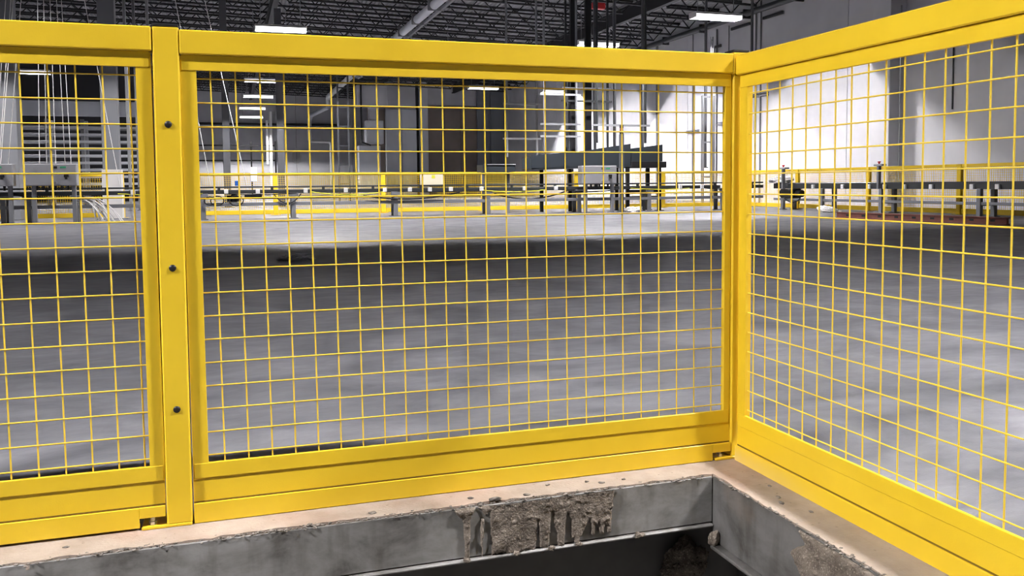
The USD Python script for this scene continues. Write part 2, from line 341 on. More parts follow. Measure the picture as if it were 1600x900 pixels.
def fence_panel(label, place, x0, x1, open0, open1, wires, dz, zw, kx0, kx1, rail, lean=(0, 0), notch=None, rail_lip=None, flange0=True, flange1=True, strip='yellow'):
    """x0..x1 the frame, open0..open1 the opening, wires the x of the upright wires (inches along the run)"""
    t = thing('guard_fence', label, 'guard fence')
    def put(name, m, mm='yellow', smooth=False, **k):
        m = m.copy(); m.apply_translation((0, 0, dz - 0.3)); return obj(name, place(m), mm, t, smooth=smooth, **k)
    zo0, zo1 = 5.42, 38.72
    # top rail: square tube
    parts = [cbox(rail[0], rail[1], FACE, 1.0, 40.0, 42.0, 0.10)]
    if rail_lip: parts.append(cbox(rail_lip[0], rail_lip[1], FACE, FACE + 0.12, 40.0, 42.0, 0.03))
    put('top_rail', cat(parts))
    # frame of angle iron
    back = BARF + 0.36
    put('top_bar', cat([cbox(x0 + 0.12, x1 - 0.12, BARF, back, zo1, 39.97, 0.02), cbox(x0 + 0.12, x1 - 0.12, back - 0.02, 0.95, 39.77, 39.97)]))
    put('bottom_bar', cat([cbox(x0 + 0.12, x1 - 0.12, BARF, back, 4.15, zo0, 0.03), cbox(x0 + 0.12, x1 - 0.12, back - 0.02, 0.95, 4.15, 4.35)]))
    for a, b, fl, on in ((x0, open0, x0, flange0), (open1, x1, x1 - 0.19, flange1)):
        ms = [cbox(a, b, BARF + 0.06, back, 4.2, 39.9, 0.02)]
        if on: ms.append(cbox(fl, fl + 0.19, back - 0.02, 0.95, 4.3, 39.8))
        put('stile', cat(ms))
    # kick plate: folded sheet with a proud lower strip
    upper = cbox(kx0, kx1, KU, 0.1, 1.25, 4.6, 0.02)
    if notch:
        low = [cbox(kx0, notch[0], KL, KL + 0.16, 0.33, 2.06, 0.05), cbox(notch[0] - 0.03, notch[1], KL, KL + 0.16, notch[2], 2.06, 0.05), cbox(kx0, notch[0], KL + 0.1, 0.1, 0.33, 0.5), cbox(notch[0] - 0.03, notch[1], KL + 0.1, KU + 0.02, 1.3, 1.4)]
    else:
        low = [cbox(kx0, kx1, KL, KL + 0.16, 0.33, 2.06, 0.05), cbox(kx0, kx1, KL + 0.1, 0.1, 0.33, 0.5)]
    kp = put('kick_plate', upper)
    sm = cbox(kx0, kx1, KU - 0.02, KU + 0.02, 2.0, 2.15); sm.apply_translation((0, 0, dz - 0.3)); obj('seam', place(sm), 'seam', kp, 'shade painted brown at the seam above the folded strip')  # thin strip puts the dark of the slot into colour
    for m in low[:1]:
        mm = cat(low); mm.apply_translation((0, 0, dz - 0.3)); obj('folded_strip', place(mm), strip, kp)
    # welded wires, each a piece of its own
    for k, x in enumerate(wires):
        ln = lean[0] + (lean[1] - lean[0]) * k / max(1, len(wires) - 1)
        put('wire', rod((x, 0.0, zo1 + 0.3), (x + ln, 0.0, zo0 - 0.3), WIRE_R, 8), 'wire', smooth=40)
    for j in range(17):
        z = zw + 2.004 * j - dz
        put('wire', rod((open0 - 0.25, -0.03 - WIRE_R * 0.6, z), (open1 + 0.25, -0.03 - WIRE_R * 0.6, z), WIRE_R * 0.95, 8), 'wire', smooth=40)
    return t

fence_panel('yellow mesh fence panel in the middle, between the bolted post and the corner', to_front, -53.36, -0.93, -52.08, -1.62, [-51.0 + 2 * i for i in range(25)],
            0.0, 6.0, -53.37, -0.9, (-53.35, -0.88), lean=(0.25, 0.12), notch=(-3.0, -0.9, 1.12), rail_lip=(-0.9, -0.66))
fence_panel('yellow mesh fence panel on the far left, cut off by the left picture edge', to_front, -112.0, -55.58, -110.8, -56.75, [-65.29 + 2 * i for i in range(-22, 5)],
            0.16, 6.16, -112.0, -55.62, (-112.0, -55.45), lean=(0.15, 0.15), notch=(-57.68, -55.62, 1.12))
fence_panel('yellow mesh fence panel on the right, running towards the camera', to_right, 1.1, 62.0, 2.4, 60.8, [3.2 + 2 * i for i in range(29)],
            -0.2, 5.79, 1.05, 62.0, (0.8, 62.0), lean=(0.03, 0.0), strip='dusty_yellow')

def fence_post(label, x0, x1, y0, y1, tilt, bolts, plate):
    t = thing('fence_post', label, 'fence post')
    def put(name, m, mm='yellow', smooth=False):
        m = m.copy(); v = m.vertices.copy(); v[:, 0] -= (v[:, 2] - 21) * tilt; v[:, 2] -= 0.3
        m.vertices = v * IN; obj(name, m, mm, t, smooth=smooth)
    put('tube', cbox(x0, x1, y0, y1, 0.5, 42.2, 0.13))
    put('cap', cat([cbox(x0 + 0.02, x1 - 0.02, y0 + 0.02, y1 - 0.02, 42.15, 42.42, 0.06)]), 'black')
    put('base_plate', cbox(plate[0], plate[1], plate[2], plate[3], 0.3, 0.56, 0.05))
    put('anchor_bolt', cat([rod((plate[4], plate[5], 0.5), (plate[4], plate[5], 1.3), 0.2, 10), rod((plate[4], plate[5], 0.5), (plate[4], plate[5], 0.85), 0.32, 6)]), 'chrome')
    for x, z in bolts:
        s = trimesh.creation.icosphere(2, 0.29); s.vertices[:, 1] *= 0.5; s.apply_translation((x, y0 - 0.01, z)); put('bolt_plug', s, 'black', 40)
    return t
fence_post('yellow square fence post with three black bolt plugs', -55.47, -53.42, -0.75, 1.2, -0.0034, [(-54.42, 34.2), (-54.42, 22.3), (-54.42, 10.35)], (-57.45, -53.46, -0.78, 2.2, -56.6, -0.2))
fence_post('yellow corner fence post where the two fence runs meet', -0.86, 1.0, -0.62, 1.2, 0.0, [], (-2.75, 1.5, -0.78, 2.2, -2.0, -0.2))

# ================================================================== RIM OF THE PIT: spilled concrete
def px_drip(u):
    """lower edge of the spill (m below the rim) at u metres from its left end"""
def spill(mask_fn, u0, u1, z0, place, name, label, seed, thick=0.007, res=0.0022):
    r = np.random.default_rng(seed)
    nu, nz = int((u1 - u0) / res) + 1, int(z0 / res) + 1
    U, Z = np.meshgrid(np.linspace(u0, u1, nu), np.linspace(0, -z0, nz), indexing='ij')
    mask = mask_fn(U, Z, r)
    mask[0] = mask[-1] = False; mask[:, -1] = False
    dist = ndimage.distance_transform_edt(np.pad(mask, ((0, 0), (1, 0)), mode='edge'))[:, 1:] * res
    n1 = ndimage.gaussian_filter(r.normal(size=U.shape), 1.6); n1 /= n1.std()
    n2 = ndimage.gaussian_filter(r.normal(size=U.shape), 6); n2 /= n2.std()
    lumps = np.clip(n1 - 0.9, 0, 2.2)
    H = np.where(mask, np.minimum(np.sqrt(np.clip(dist, 0, None) * thick), thick) + 0.0016 * n2.clip(-1.5, 2) + 0.0024 * lumps, -0.002)
    H = np.where(mask, np.maximum(H, 0.001), H)
    idx = np.arange(nu * nz).reshape(nu, nz)
    near = ndimage.binary_dilation(mask, iterations=1)
    cell = near[:-1, :-1] & near[1:, :-1] & near[:-1, 1:] & near[1:, 1:]
    a, b, c, d = (idx[:-1, :-1][cell], idx[1:, :-1][cell], idx[1:, 1:][cell], idx[:-1, 1:][cell])
    f = np.r_[np.c_[a, b, c], np.c_[a, c, d]]
    V = place(U.ravel(), Z.ravel(), H.ravel())
    m = trimesh.Trimesh(V, f, process=False); m.remove_unreferenced_vertices()
    n = m.face_normals.mean(0); out = place(np.zeros(1), np.zeros(1), np.ones(1)) - place(np.zeros(1), np.zeros(1), np.zeros(1))
    if n @ out[0] < 0: m.invert()
    return solo(name, m, 'slurry', label, 'concrete spill', smooth=60)

def front_mask(U, Z, r):
    w = 0.0028 * ndimage.gaussian_filter1d(r.normal(size=U.shape[0]), 2)[:, None] * 2.5
    D = -Z
    def drip(a, b, bottom, taper=0.006, top=0.0):
        c = (a + b) / 2; h = (b - a) / 2 + w
        f = np.clip((D - top) / max(bottom - top, 1e-3), 0, 1)
        return (np.abs(U - c) < h * (1 - 0.6 * f) - taper * (f > 0.93)) & (D < bottom + w) & (D >= top)
    m = (U > -0.715 - 0.10 * (D > 0.115) + w) & (U < -0.405 - 0.02 * (D / 0.05).clip(0, 1) + w) & (D < 0.046 + 7 * w)          # broad sheet
    m |= (U > -0.717 + w + 0.05 * D) & (U < -0.602 - 0.17 * (D - 0.09).clip(0, 1) + w) & (D < 0.122 + 2 * w)       # heavy left part
    m |= drip(-0.605, -0.560, 0.126) | drip(-0.588, -0.575, 0.133) | drip(-0.555, -0.527, 0.128) | drip(-0.515, -0.488, 0.126)
    m |= (U > -0.515) & (U < -0.462 - 0.6 * (D - 0.05).clip(0, 1)) & (D < 0.105 + w)
    m |= drip(-0.468, -0.455, 0.112) | drip(-0.447, -0.432, 0.112) | drip(-0.430, -0.408, 0.112) | drip(-0.452, -0.402, 0.08)
    m |= drip(-0.778, -0.762, 0.128, 0.003, 0.012) | drip(-0.74, -0.732, 0.122, 0.001, 0.03)
    m |= (U > -0.80) & (U < -0.70) & (D < 0.013 + 3 * w) & (D > 0.0)
    return m
spill(front_mask, -0.83, -0.385, 0.14, lambda u, z, h: np.c_[u, EDGE_Y - 0.0015 - h, z - 0.004], 'concrete_spill',
      'beige hardened concrete spill dripping down the front steel rim', 3)
def right_mask(U, Z, r):          # U: metres from the inner corner, towards the camera
    w = 0.01 * ndimage.gaussian_filter1d(r.normal(size=U.shape[1]), 3)[None, :] * 2.5
    D = -Z
    left = 0.345 + 0.10 * (D - 0.02).clip(0, 1) + 0.02 * np.sin(D * 70) + w
    m = (U > left) & (U < 0.80 - 0.6 * D)
    m &= ~((np.abs(U - 0.455) < 0.010) & (D > 0.075)) & ~((np.abs(U - 0.43) < 0.006) & (D > 0.09))
    return m & (D > 0.004)
spill(right_mask, 0.30, 0.85, 0.165, lambda u, z, h: np.c_[EDGE_X - 0.0015 - h, EDGE_Y - u, z - 0.004], 'concrete_spill',
      'beige hardened concrete spill covering the right steel rim near the camera', 4)

def rock(c, r, seed, squash=(1, 1, 1), sub=2, rough=0.35):
    m = trimesh.creation.icosphere(sub, 1.0); g = np.random.default_rng(seed)
    for s in range(3):
        d = g.normal(size=3); d /= np.linalg.norm(d)
        m.vertices *= (1 + rough * 0.5 * np.sin(3.1 * (m.vertices @ d) * (s + 1) + g.uniform(0, 6)) / (s + 1))[:, None]
    m.vertices *= (1 + rough * 0.15 * g.normal(size=len(m.vertices)))[:, None]
    m.vertices = m.vertices * np.array(squash) * r + np.array(c)
    return m
# crumbs along the broken edge: nobody could count them
cr = []
for k in range(900):
    if rng.random() < 0.62:
        x = rng.uniform(-2.0, EDGE_X - 0.01); c = (x, EDGE_Y + rng.gauss(0.004, 0.004), rng.uniform(-0.006, 0.0003))
    else:
        c = (EDGE_X + rng.gauss(0.003, 0.003), EDGE_Y - rng.uniform(0.01, 1.2), rng.uniform(-0.006, 0.0003))
    cr.append(rock(c, rng.uniform(0.0010, 0.0034) * (1.3 if rng.random() < .2 else 1), 100 + k, (1.3, 1.0, 0.6), 1))
solo('concrete_crumbs', cat(cr), 'chip', 'dark and pale crumbs along the broken concrete edge of the pit', 'rubble', kind='stuff')
for k, (x, y, r) in enumerate(sorted([(-0.98, -0.085, .006), (-0.75, -0.07, .005), (-0.55, -0.045, .004), (-0.70, -0.098, .009), (-0.45, -0.055, .004), (-0.42, -0.075, .005), (-0.36, -0.07, .004), (-1.6, -0.06, .004), (-0.62, -0.092, .006)], reverse=True)):
    solo('concrete_chip', rock((x, y, r * 0.35), r, 50 + k, (1.5, 0.9, 0.5), 1), 'chip', f'small loose concrete chip on the front beige rim, {ORD[k]} from the inner corner', 'concrete chip', 'loose chips on the front rim')
for k, (x, y, r) in enumerate([(-0.05, -0.23, .004), (-0.075, -0.30, .005), (-0.09, -0.335, .005), (-0.06, -0.40, .004)]):
    solo('concrete_chip', rock((x, y, r * 0.35), r, 70 + k, (0.9, 1.7, 0.5), 1), 'chip', f'small loose concrete chip on the right beige rim, {ORD[k]} from the inner corner', 'concrete chip', 'loose chips on the right rim')
solo('concrete_lump', rock((-0.125, 0.045, -0.305), 0.062, 9, (1.05, 0.75, 1.05), 4, 0.28), 'slurry', 'dark rough lump of concrete stuck in the pit under the corner', 'concrete lump', smooth=50)
solo('concrete_clod', rock((EDGE_X - 0.012, EDGE_Y - 0.030, -0.152), 0.013, 12, (1, 1, 1.6), 3, 0.3), 'slurry', 'pale clod of concrete clinging to the inner corner of the steel rim', 'concrete clod', smooth=50)

for k, (x, r) in enumerate(((-0.345, .0075), (-0.335, .0055), (-0.775, .007), (-0.655, .006), (-0.57, .0065), (-0.50, .006))):
    solo('concrete_clod', rock((x, EDGE_Y - 0.012, -0.121), r, 90 + k, (1.25, 0.9, 0.9), 2, 0.4), 'slurry', f'small beige clod on the front steel flange, {ORD[[1, 0, 5, 4, 3, 2][k]]} from the inner corner', 'concrete clod', 'clods on the front flange')

# ================================================================== ROOF STEEL
def joist_proto(x0, x1, y, label, group):
    t = thing('roof_joist', label, 'roof joist', (x0, y, roof(x0)), 0, group)
    L = x1 - x0; s = -0.03
    zt, zb = -0.05, -0.50
    obj('top_chord', bar((0, 0, zt), (L, 0, zt + s * L), 0.11, 0.07), 'joist', t)
    obj('bottom_chord', bar((0.4, 0, zb + s * 0.4), (L - 0.4, 0, zb + s * (L - 0.4)), 0.09, 0.06), 'joist', t)
    n = int(L / 0.45); n += n % 2
    for k in range(n):
        a, b = L * k / n, L * (k + 1) / n
        p, q = (zt, zb) if k % 2 == 0 else (zb, zt)
        obj('web_bar', bar((a, 0, p + s * a), (b, 0, q + s * b), 0.035, 0.035), 'joist', t)
    return t
BAYS = [(0.55, 12.9, 'dark open-web roof joist over the middle bay'), (-12.4, 0.45, 'dark open-web roof joist over the left bay'), (13.1, 16.48, 'short dark open-web roof joist beside the right wall')]
for a, b, lab in BAYS:
    first = None
    for k in range(28):
        y = 21.1 + 1.5 * k
        row = f'{lab}, {ORD[k]} row back from the near end'
        if first is None: first = joist_proto(a, b, y, row, lab.replace('joist', 'joists'))
        else: dup(first, (a, y, roof(a)), 0, row)
for x, lab in ((13.0, 'dark steel roof girder along the right bay, carrying the joists'), (0.5, 'dark steel roof girder along the middle of the hall'), (-12.5, 'dark steel roof girder over the far left of the hall')):
    t = thing('roof_girder', lab, 'girder', (x, 20, roof(x) - 0.12))
    obj('top_flange', cbox(-0.1, 0.1, 0, 45.9, -0.05, 0.0), 'joist', t)
    obj('web', cbox(-0.02, 0.02, 0, 45.9, -0.45, -0.05), 'joist', t)
    obj('bottom_flange', cbox(-0.1, 0.1, 0, 45.9, -0.5, -0.45), 'joist', t)

# ceiling lamps: shallow open troughs with bright strips; the side skirts cut the light off
def lamp_proto(label, loc, glow='glow', half=0.013, a=0.188):
    t = thing('ceiling_lamp', label, 'ceiling lamp', loc)
    L = 0.76
    obj('housing', cbox(-L, L, -a + 0.02, a - 0.02, 0.149, 0.172, 0.01), 'housing', t)
    for s in (-1, 1):
        sk = obj('reflector_skirt', skirt(L, s, a), 'reflector', t)
        obj('frosted_side', cbox(-L, L, s * (a + 0.013), s * (a + 0.019), 0.0, 0.108), 'frosted', t, 'glowing frosted side of the lamp')
        obj('end_plate', cbox(s * L, s * (L + 0.015), -a - 0.02, a + 0.02, 0.0, 0.165), 'housing', t)
        obj('hanger', rod((s * 0.6, 0, 0.170), (s * 0.6, 0, roof(loc[0]) - loc[2]), 0.012, 6), 'grey_metal', t)
    obj('mounting_fin', cbox(-L + 0.03, L - 0.03, -half - 0.002, half + 0.002, 0.142, 0.15), 'housing', t)
    obj('light_bar', cbox(-L + 0.03, L - 0.03, -half, half, 0.134, 0.142), glow, t, 'glowing LED bar')
    return t
def skirt(L, s, a):
    v = [(-L, s * (a - 0.028), 0.149), (L, s * (a - 0.028), 0.149), (L, s * a, 0.0), (-L, s * a, 0.0)]
    v += [(x, y + s * 0.010, z + 0.002) for x, y, z in v]
    f = [(0, 1, 2), (0, 2, 3), (4, 6, 5), (4, 7, 6)]
    for i in range(4):
        j = (i + 1) % 4; f += [(i, 4 + i, j), (j, 4 + i, 4 + j)]
    m = trimesh.Trimesh(np.array(v, float), np.array(f)); m.fix_normals(); return m
lamp_proto('bright ceiling lamp nearest the right wall, highest on the right in the picture', (12.47, 20.7, 5.5), 'glow_dim')
LAMPS = [(11.1, 26.2, 'bright ceiling lamp just over the rail, left of the nearest right-hand lamp'),
         (0.42, 26.05, 'bright ceiling lamp just above the middle fence panel rail'), (0.42, 16.6, 'ceiling lamp of the nearest lit row in the middle column, above the picture'),
         (-9.0, 16.6, 'ceiling lamp of the nearest lit row in the left column, above the picture'), (7.0, 16.6, 'ceiling lamp of the nearest lit row over the chute, above the picture'),
         (-9.0, 26.2, 'ceiling lamp in the left column above the left fence panel rail'),
         (0.42, 33.0, 'ceiling lamp hidden behind the middle fence rail'), (12.4, 35.1, 'ceiling lamp hidden behind the fence rail on the right column, farther one'), (12.4, 29.3, 'ceiling lamp hidden behind the fence rail on the right column, nearer one'),
         (0.35, 39.8, 'topmost of the lit ceiling lamps seen through the middle mesh panel'), (0.42, 47.0, 'second lit ceiling lamp from the top seen through the middle mesh panel'),
         (0.3, 54.4, 'third lit ceiling lamp from the top, thin, seen through the middle mesh panel'), (0.42, 61.5, 'lowest and farthest ceiling lamp seen through the middle mesh panel'),
         (-9.0, 53.3, 'bright ceiling lamp below the pale fascia in the left mesh panel'), (-9.0, 39.0, 'ceiling lamp at the top left of the left mesh panel'),
         (11.05, 40.3, 'ceiling lamp over the brown partition seen through the middle mesh panel'), (15.2, 41.0, 'far ceiling lamp beside the right wall, seen through the middle mesh panel')]
lp = None
for x, y, lab in LAMPS:
    if lp is None: lp = lamp_proto(lab, (x, y, 5.5))
    else: dup(lp, (x, y, 5.5), 0, lab)
lamp_proto('ceiling lamp behind the camera on the left', (-7.0, -1.95, 5.5), 'glow_left', 0.088, 0.124)
lamp_proto('ceiling lamp behind the camera on the right', (4.4, -1.95, 5.5), 'glow_right', 0.088, 0.124)

# drain pipe hung under the joists, with its elbows and downpipe
t = thing('drain_pipe', 'thick white drain pipe running under the roof joists and down the back', 'pipe')
obj('pipe', rod((5.35, 20, 6.60), (5.2, 45.6, 6.60), 0.15, 14), 'pale_grey', t, smooth=40)
for k in range(10): obj('bracket', cbox(5.1, 5.65, 21 + 2.6 * k, 21.06 + 2.6 * k, 6.42, 6.80, 0.01), 'grey_metal', t)
obj('strut_rail', cbox(5.52, 5.62, 20, 45.5, 6.45, 6.55, 0.01), 'grey_metal', t)
obj('elbow', tube([(5.2, 45.6, 6.6), (5.2, 56.6, 6.6), (5.2, 56.9, 6.5), (5.2, 56.9, 5.95)], 0.16, 12), 'white', t, smooth=40)
obj('pipe', tube([(5.2, 56.9, 5.95), (4.7, 63.6, 5.9), (4.58, 64, 5.6), (4.58, 64, 4.05)], 0.15, 12), 'pale_grey', t, smooth=40)
obj('downpipe', tube([(4.58, 64, 4.05), (6.0, 64, 3.98), (6.12, 64, 3.8), (6.12, 64, 0.0)], 0.11, 12), 'white', t, smooth=40)

# ================================================================== RIGHT WALL FITTINGS
t = thing('wall_pipe', 'thick dark pipe running along the top of the white right wall', 'pipe')
obj('pipe', rod((16.3, 20.5, 6.66), (16.3, 35.5, 6.66), 0.11, 12), 'dark_metal', t, smooth=40)
for k in range(5): obj('clamp', cbox(16.2, 16.5, 22 + 3 * k, 22.08 + 3 * k, 6.5, 6.82, 0.01), 'dark_metal', t)
for y0, y1, z, lab in ((23.05, 24.2, 6.36, 'dark slot bar on the right wall, nearest the camera'), (25.0, 26.2, 6.33, 'dark slot bar on the right wall behind the hanging post'), (26.9, 27.3, 5.85, 'short dark slot bar low on the right wall just above the fence rail')):
    solo('wall_bar', cbox(16.42, 16.5, y0, y1, z - 0.05, z + 0.05, 0.01), 'dark_metal', lab, 'wall bar')
for y0, y1, z, lab in ((23.9, 25.0, 3.72, 'thin dark bracket on the white wall right of the corner post'), (26.2, 27.1, 2.9, 'thin dark bracket on the white wall just left of the corner post'), (28.5, 29.4, 2.72, 'thin bracket on the white wall left of the ladder frame')):
    t = thing('wall_bracket', lab, 'bracket', (16.5, y0, z))
    obj('arm', cbox(-0.10, -0.0, 0, y1 - y0, -0.02, 0.02), 'grey_metal', t)
    obj('arm', cbox(-0.10, -0.0, 0, y1 - y0, 0.07, 0.10), 'grey_metal', t)
for y, r, z0, z1, m, lab in ((24.35, 0.03, 0, 7.0, 'grey_metal', 'pair-forming grey conduit on the right wall, nearer to the camera'), (24.65, 0.03, 0, 7.0, 'grey_metal', 'pair-forming grey conduit on the right wall, farther from the camera'),
                             (29.0, 0.025, 0, 6.6, 'grey_metal', 'grey conduit on the white wall beside the ladder frame'), (27.2, 0.035, 0, 6.5, 'grey_metal', 'thicker grey conduit on the white wall left of the corner post'),
                             (26.4, 0.02, 0, 6.5, 'light_metal', 'thin pale conduit on the white wall left of the corner post'), (32.0, 0.05, 0, 6.6, 'grey_metal', 'dark conduit on the white wall behind the slate chute'),
                             (15.87, 0.02, 2.55, 5.5, 'dark_metal', 'short dark conduit on the grey part of the right wall')):
    solo('wall_conduit', rod((16.5 - r, y, z0), (16.5 - r, y, z1), r, 8), m, lab, 'conduit', smooth=40)

# ladder-like vertical frame in front of the white wall
def ladder_frame(name, label, x0, x1, y, z1, rung, m, w=0.06):
    t = thing(name, label, 'frame', ((x0 + x1) / 2, y, 0)); h = (x1 - x0) / 2
    for s in (-1, 1): obj('upright', cbox(s * h - w / 2, s * h + w / 2, -w / 2, w / 2, 0, z1, 0.005), m, t)
    for z in rung: obj('rung', cbox(-h, h, -w / 3, w / 3, z - w / 3, z + w / 3), m, t)
    return t
ladder_frame('cable_ladder', 'tall grey ladder frame standing against the white wall', 12.82, 13.2, 22.0, 3.42, (3.38, 1.98, 0.9), 'grey_metal', 0.075)
ladder_frame('mast', 'thin single grey mast standing inside the ladder frame', 12.98, 13.04, 21.8, 5.2, (5.1,), 'grey_metal', 0.03)
ladder_frame('truss_column', 'grey latticed mast in the middle of the far hall', 3.17, 3.60, 34.9, 6.9, [0.8 * k for k in range(1, 9)], 'dark_grey', 0.07)

# steel columns and hanging posts
def post(name, label, x, y, z0, z1, w, m='grey_metal', cat_='post'):
    t = thing(name, label, cat_, (x, y, z0))
    obj('shaft', cbox(-w / 2, w / 2, -w / 2, w / 2, 0.02, z1 - z0, 0.01), m, t)
    obj('end_plate', cbox(-w * .9, w * .9, -w * .9, w * .9, 0, 0.02), m, t)
    return t
post('column', 'grey steel column under the middle roof girder', 0.55, 30, 0, 6.95, 0.24, 'dark_grey', cat_='column')
post('column', 'dark steel column under the right roof girder', 13.0, 33.5, 0, 6.8, 0.24, 'dark_metal', cat_='column')
post('column', 'tall grey column left of the ceiling lamps in the middle mesh panel', -1.28, 30, 0, 7.5, 0.24, 'dark_grey', cat_='column')
post('column', 'grey column beside the left bolted post, behind the left mesh panel', -3.82, 20.2, 0, 7.5, 0.36, cat_='column')
post('column', 'broad grey column at the far left edge of the left mesh panel', -5.95, 20.4, 0, 7.5, 0.4, cat_='column')
for x, y, z0, lab in ((14.96, 22.6, 4.9, 'grey drop post hanging left of the slot bars over the corner'), (13.27, 22.6, 1.2, 'grey drop post hanging right beside the nearest right-hand lamp, over the ladder frame'),
                      (11.05, 22.6, 1.6, 'dark drop post hanging left of the nearest right-hand lamp'), (10.1, 22.6, 1.6, 'dark drop post hanging at the right end of the lamp over the middle panel'), (9.44, 22.6, 1.6, 'dark drop post hanging before the left part of the lamp over the middle panel')):
    post('drop_post', lab, x, y, z0, 7.2, 0.075, 'dark_grey')

# hung strut frames over the chute
def trapeze(label, x0, x1, y, zs, zlow, m='grey_metal', w=0.05):
    t = thing('strut_frame', label, 'strut frame', (x0, y, 0)); L = x1 - x0
    for x in (0, L): obj('hanging_leg', cbox(x - w / 2, x + w / 2, -w / 2, w / 2, zlow, 7.2), m, t)
    for z in zs: obj('cross_strut', cbox(-0.12, L + 0.12, -0.03, 0.03, z - 0.025, z + 0.025), 'light_metal' if z in zs[:2] else m, t)
trapeze('galvanised strut frame hanging over the left end of the slate chute', 6.69, 7.60, 19.6, (3.08, 1.98, 2.3), 1.55)
trapeze('galvanised strut frame hanging over the middle of the slate chute', 7.42, 8.64, 19.9, (3.29, 2.15, 2.95), 1.6, 'dark_metal')
trapeze('galvanised strut frame hanging over the right end of the slate chute', 8.06, 9.48, 19.3, (2.27,), 1.8, 'dark_metal')
trapeze('thin strut frame hanging left of the slate chute', 6.3, 7.2, 21.6, (2.02, 3.0), 1.5)
for x, lab in ((7.86, 'black cable tray riser behind the slate chute'), (8.3, 'second black cable riser behind the slate chute, with white cords')):
    solo('cable_riser', cbox(x - 0.09, x + 0.09, 20.4, 20.5, 1.2, 7.2, 0.01), 'black', lab, 'cable riser')

# ================================================================== FAR YELLOW FENCE
def far_panel(label, loc, rz, W, group):
    t = thing('perimeter_fence', label, 'fence', loc, rz, group)
    obj('top_rail', cbox(0.064, W - 0.064, -0.03, 0.03, 1.00, 1.07, 0.006), 'far_yellow', t)
    obj('kick_plate', cbox(0.064, W - 0.064, -0.02, 0.02, 0.02, 0.13, 0.006), 'far_yellow', t)
    ms = [cbox(x - 0.003, x + 0.003, -0.003, 0.003, 0.13, 1.0) for x in np.arange(0.09, W - 0.08, 0.051)]
    ms += [cbox(0.062, W - 0.062, -0.009, -0.003, z - 0.003, z + 0.003) for z in np.arange(0.16, 1.0, 0.051)]
    obj('wire_mesh', cat(ms), 'far_yellow', t, kind='stuff')
    return t
def far_post(label, x, y, group):
    t = thing('far_fence_post', label, 'fence post', (x, y, 0), 0, group)
    obj('tube', cbox(-0.06, 0.06, -0.04, 0.04, 0.012, 1.07, 0.008), 'far_yellow', t)
    obj('base_plate', cbox(-0.12, 0.12, -0.09, 0.09, 0, 0.012), 'far_yellow', t)
    return t
FW = 2.76
FX = [-1.73 - 1.1, -0.12, 2.64, 5.4, 8.17, 10.93]
proto_p = far_panel('far yellow mesh fence panel behind the conveyor, first right of the bolted post', (-2.88, 21, 0), 0, FW, 'far fence panels behind the conveyor')
names = ['second', 'third', 'fourth', 'fifth']
for k in range(1, 5):
    dup(proto_p, (-2.88 + FW * k, 21, 0), 0, f'far yellow mesh fence panel behind the conveyor, {names[k-1]} right of the bolted post')
far_panel('far yellow mesh fence panel in the far corner beside the white wall', (10.92, 21, 0), 0, 2.55, 'far fence panels behind the conveyor')
pp = far_post('far yellow fence post behind the conveyor, hidden by the bolted post', -2.88, 21, 'far fence posts behind the conveyor')
for k, nm in enumerate(('first', 'second', 'third', 'fourth', 'fifth')):
    dup(pp, (-2.88 + FW * (k + 1), 21, 0), 0, f'far yellow fence post behind the conveyor, {nm} right of the bolted near post')
dup(pp, (13.5, 21, 0), 0, 'far yellow fence post in the far corner by the white wall')
dup(proto_p, (-6.48, 21, 0), 0, 'far yellow mesh fence panel behind the control cabinets on the left', 'far fence panels on the left')
dup(proto_p, (-9.24, 21, 0), 0, 'far yellow mesh fence panel at the left picture edge behind the cabinets', 'far fence panels on the left')
for x, lab in ((-3.72, 'far yellow end post of the fence behind the left mesh panel'), (-6.48, 'far yellow fence post behind the control cabinets on the left')):
    dup(pp, (x, 21, 0), 0, lab, 'far fence posts on the left')
for k, nm in enumerate(('farthest', 'second farthest', 'third farthest', 'second nearest', 'nearest')):
    y = 20.9 - FW * k
    dup(proto_p, (13.5, y, 0), -90, f'far yellow mesh fence panel along the right wall, {nm} from the camera', 'far fence panels along the right wall')
    dup(pp, (13.5, y - FW, 0), -90, f'far yellow fence post along the right wall, {nm} from the camera', 'far fence posts along the right wall')

# ================================================================== CONVEYORS
t = thing('conveyor', 'long black conveyor on grey legs crossing the far side of the hall', 'conveyor', (0, 18.2, 0))
X0, X1 = -10.0, 12.45
obj('side_channel', cbox(X0, X1, 0.0, 0.05, 0.575, 0.655, 0.006), 'dark_metal', t)
obj('top_guide', cbox(X0, X1, 0.0, 0.04, 0.70, 0.735, 0.006), 'dark_metal', t)
obj('rear_channel', cbox(X0, X1, 0.34, 0.38, 0.57, 0.655, 0.006), 'dark_metal', t)
obj('rear_guide', cbox(X0, X1, 0.345, 0.38, 0.70, 0.735, 0.006), 'dark_metal', t)
obj('belt', cbox(X0, X1, 0.05, 0.34, 0.60, 0.65, 0.01), 'black', t)
for k in range(20): obj('guide_bracket', cbox(X0 + 0.6 + 1.13 * k, X0 + 0.66 + 1.13 * k, 0.0, 0.03, 0.64, 0.72), 'dark_metal', t)
LEGX = [-9.0, -7.0, -5.67, -5.2, -4.31, -1.8, 0.13, 2.46, 4.72, 7.1, 9.05, 11.2]
for x in LEGX:
    for y in (0.03, 0.35):
        obj('leg', cat([cbox(x - 0.05, x + 0.05, y - 0.03, y + 0.03, 0.012, 0.57, 0.006), cbox(x - 0.10, x + 0.10, y - 0.07, y + 0.07, 0.0, 0.014)]), 'grey_metal', t)
    obj('gusset', cbox(x - 0.11, x + 0.11, -0.012, 0.0, 0.50, 0.58, 0.004), 'grey_metal', t)
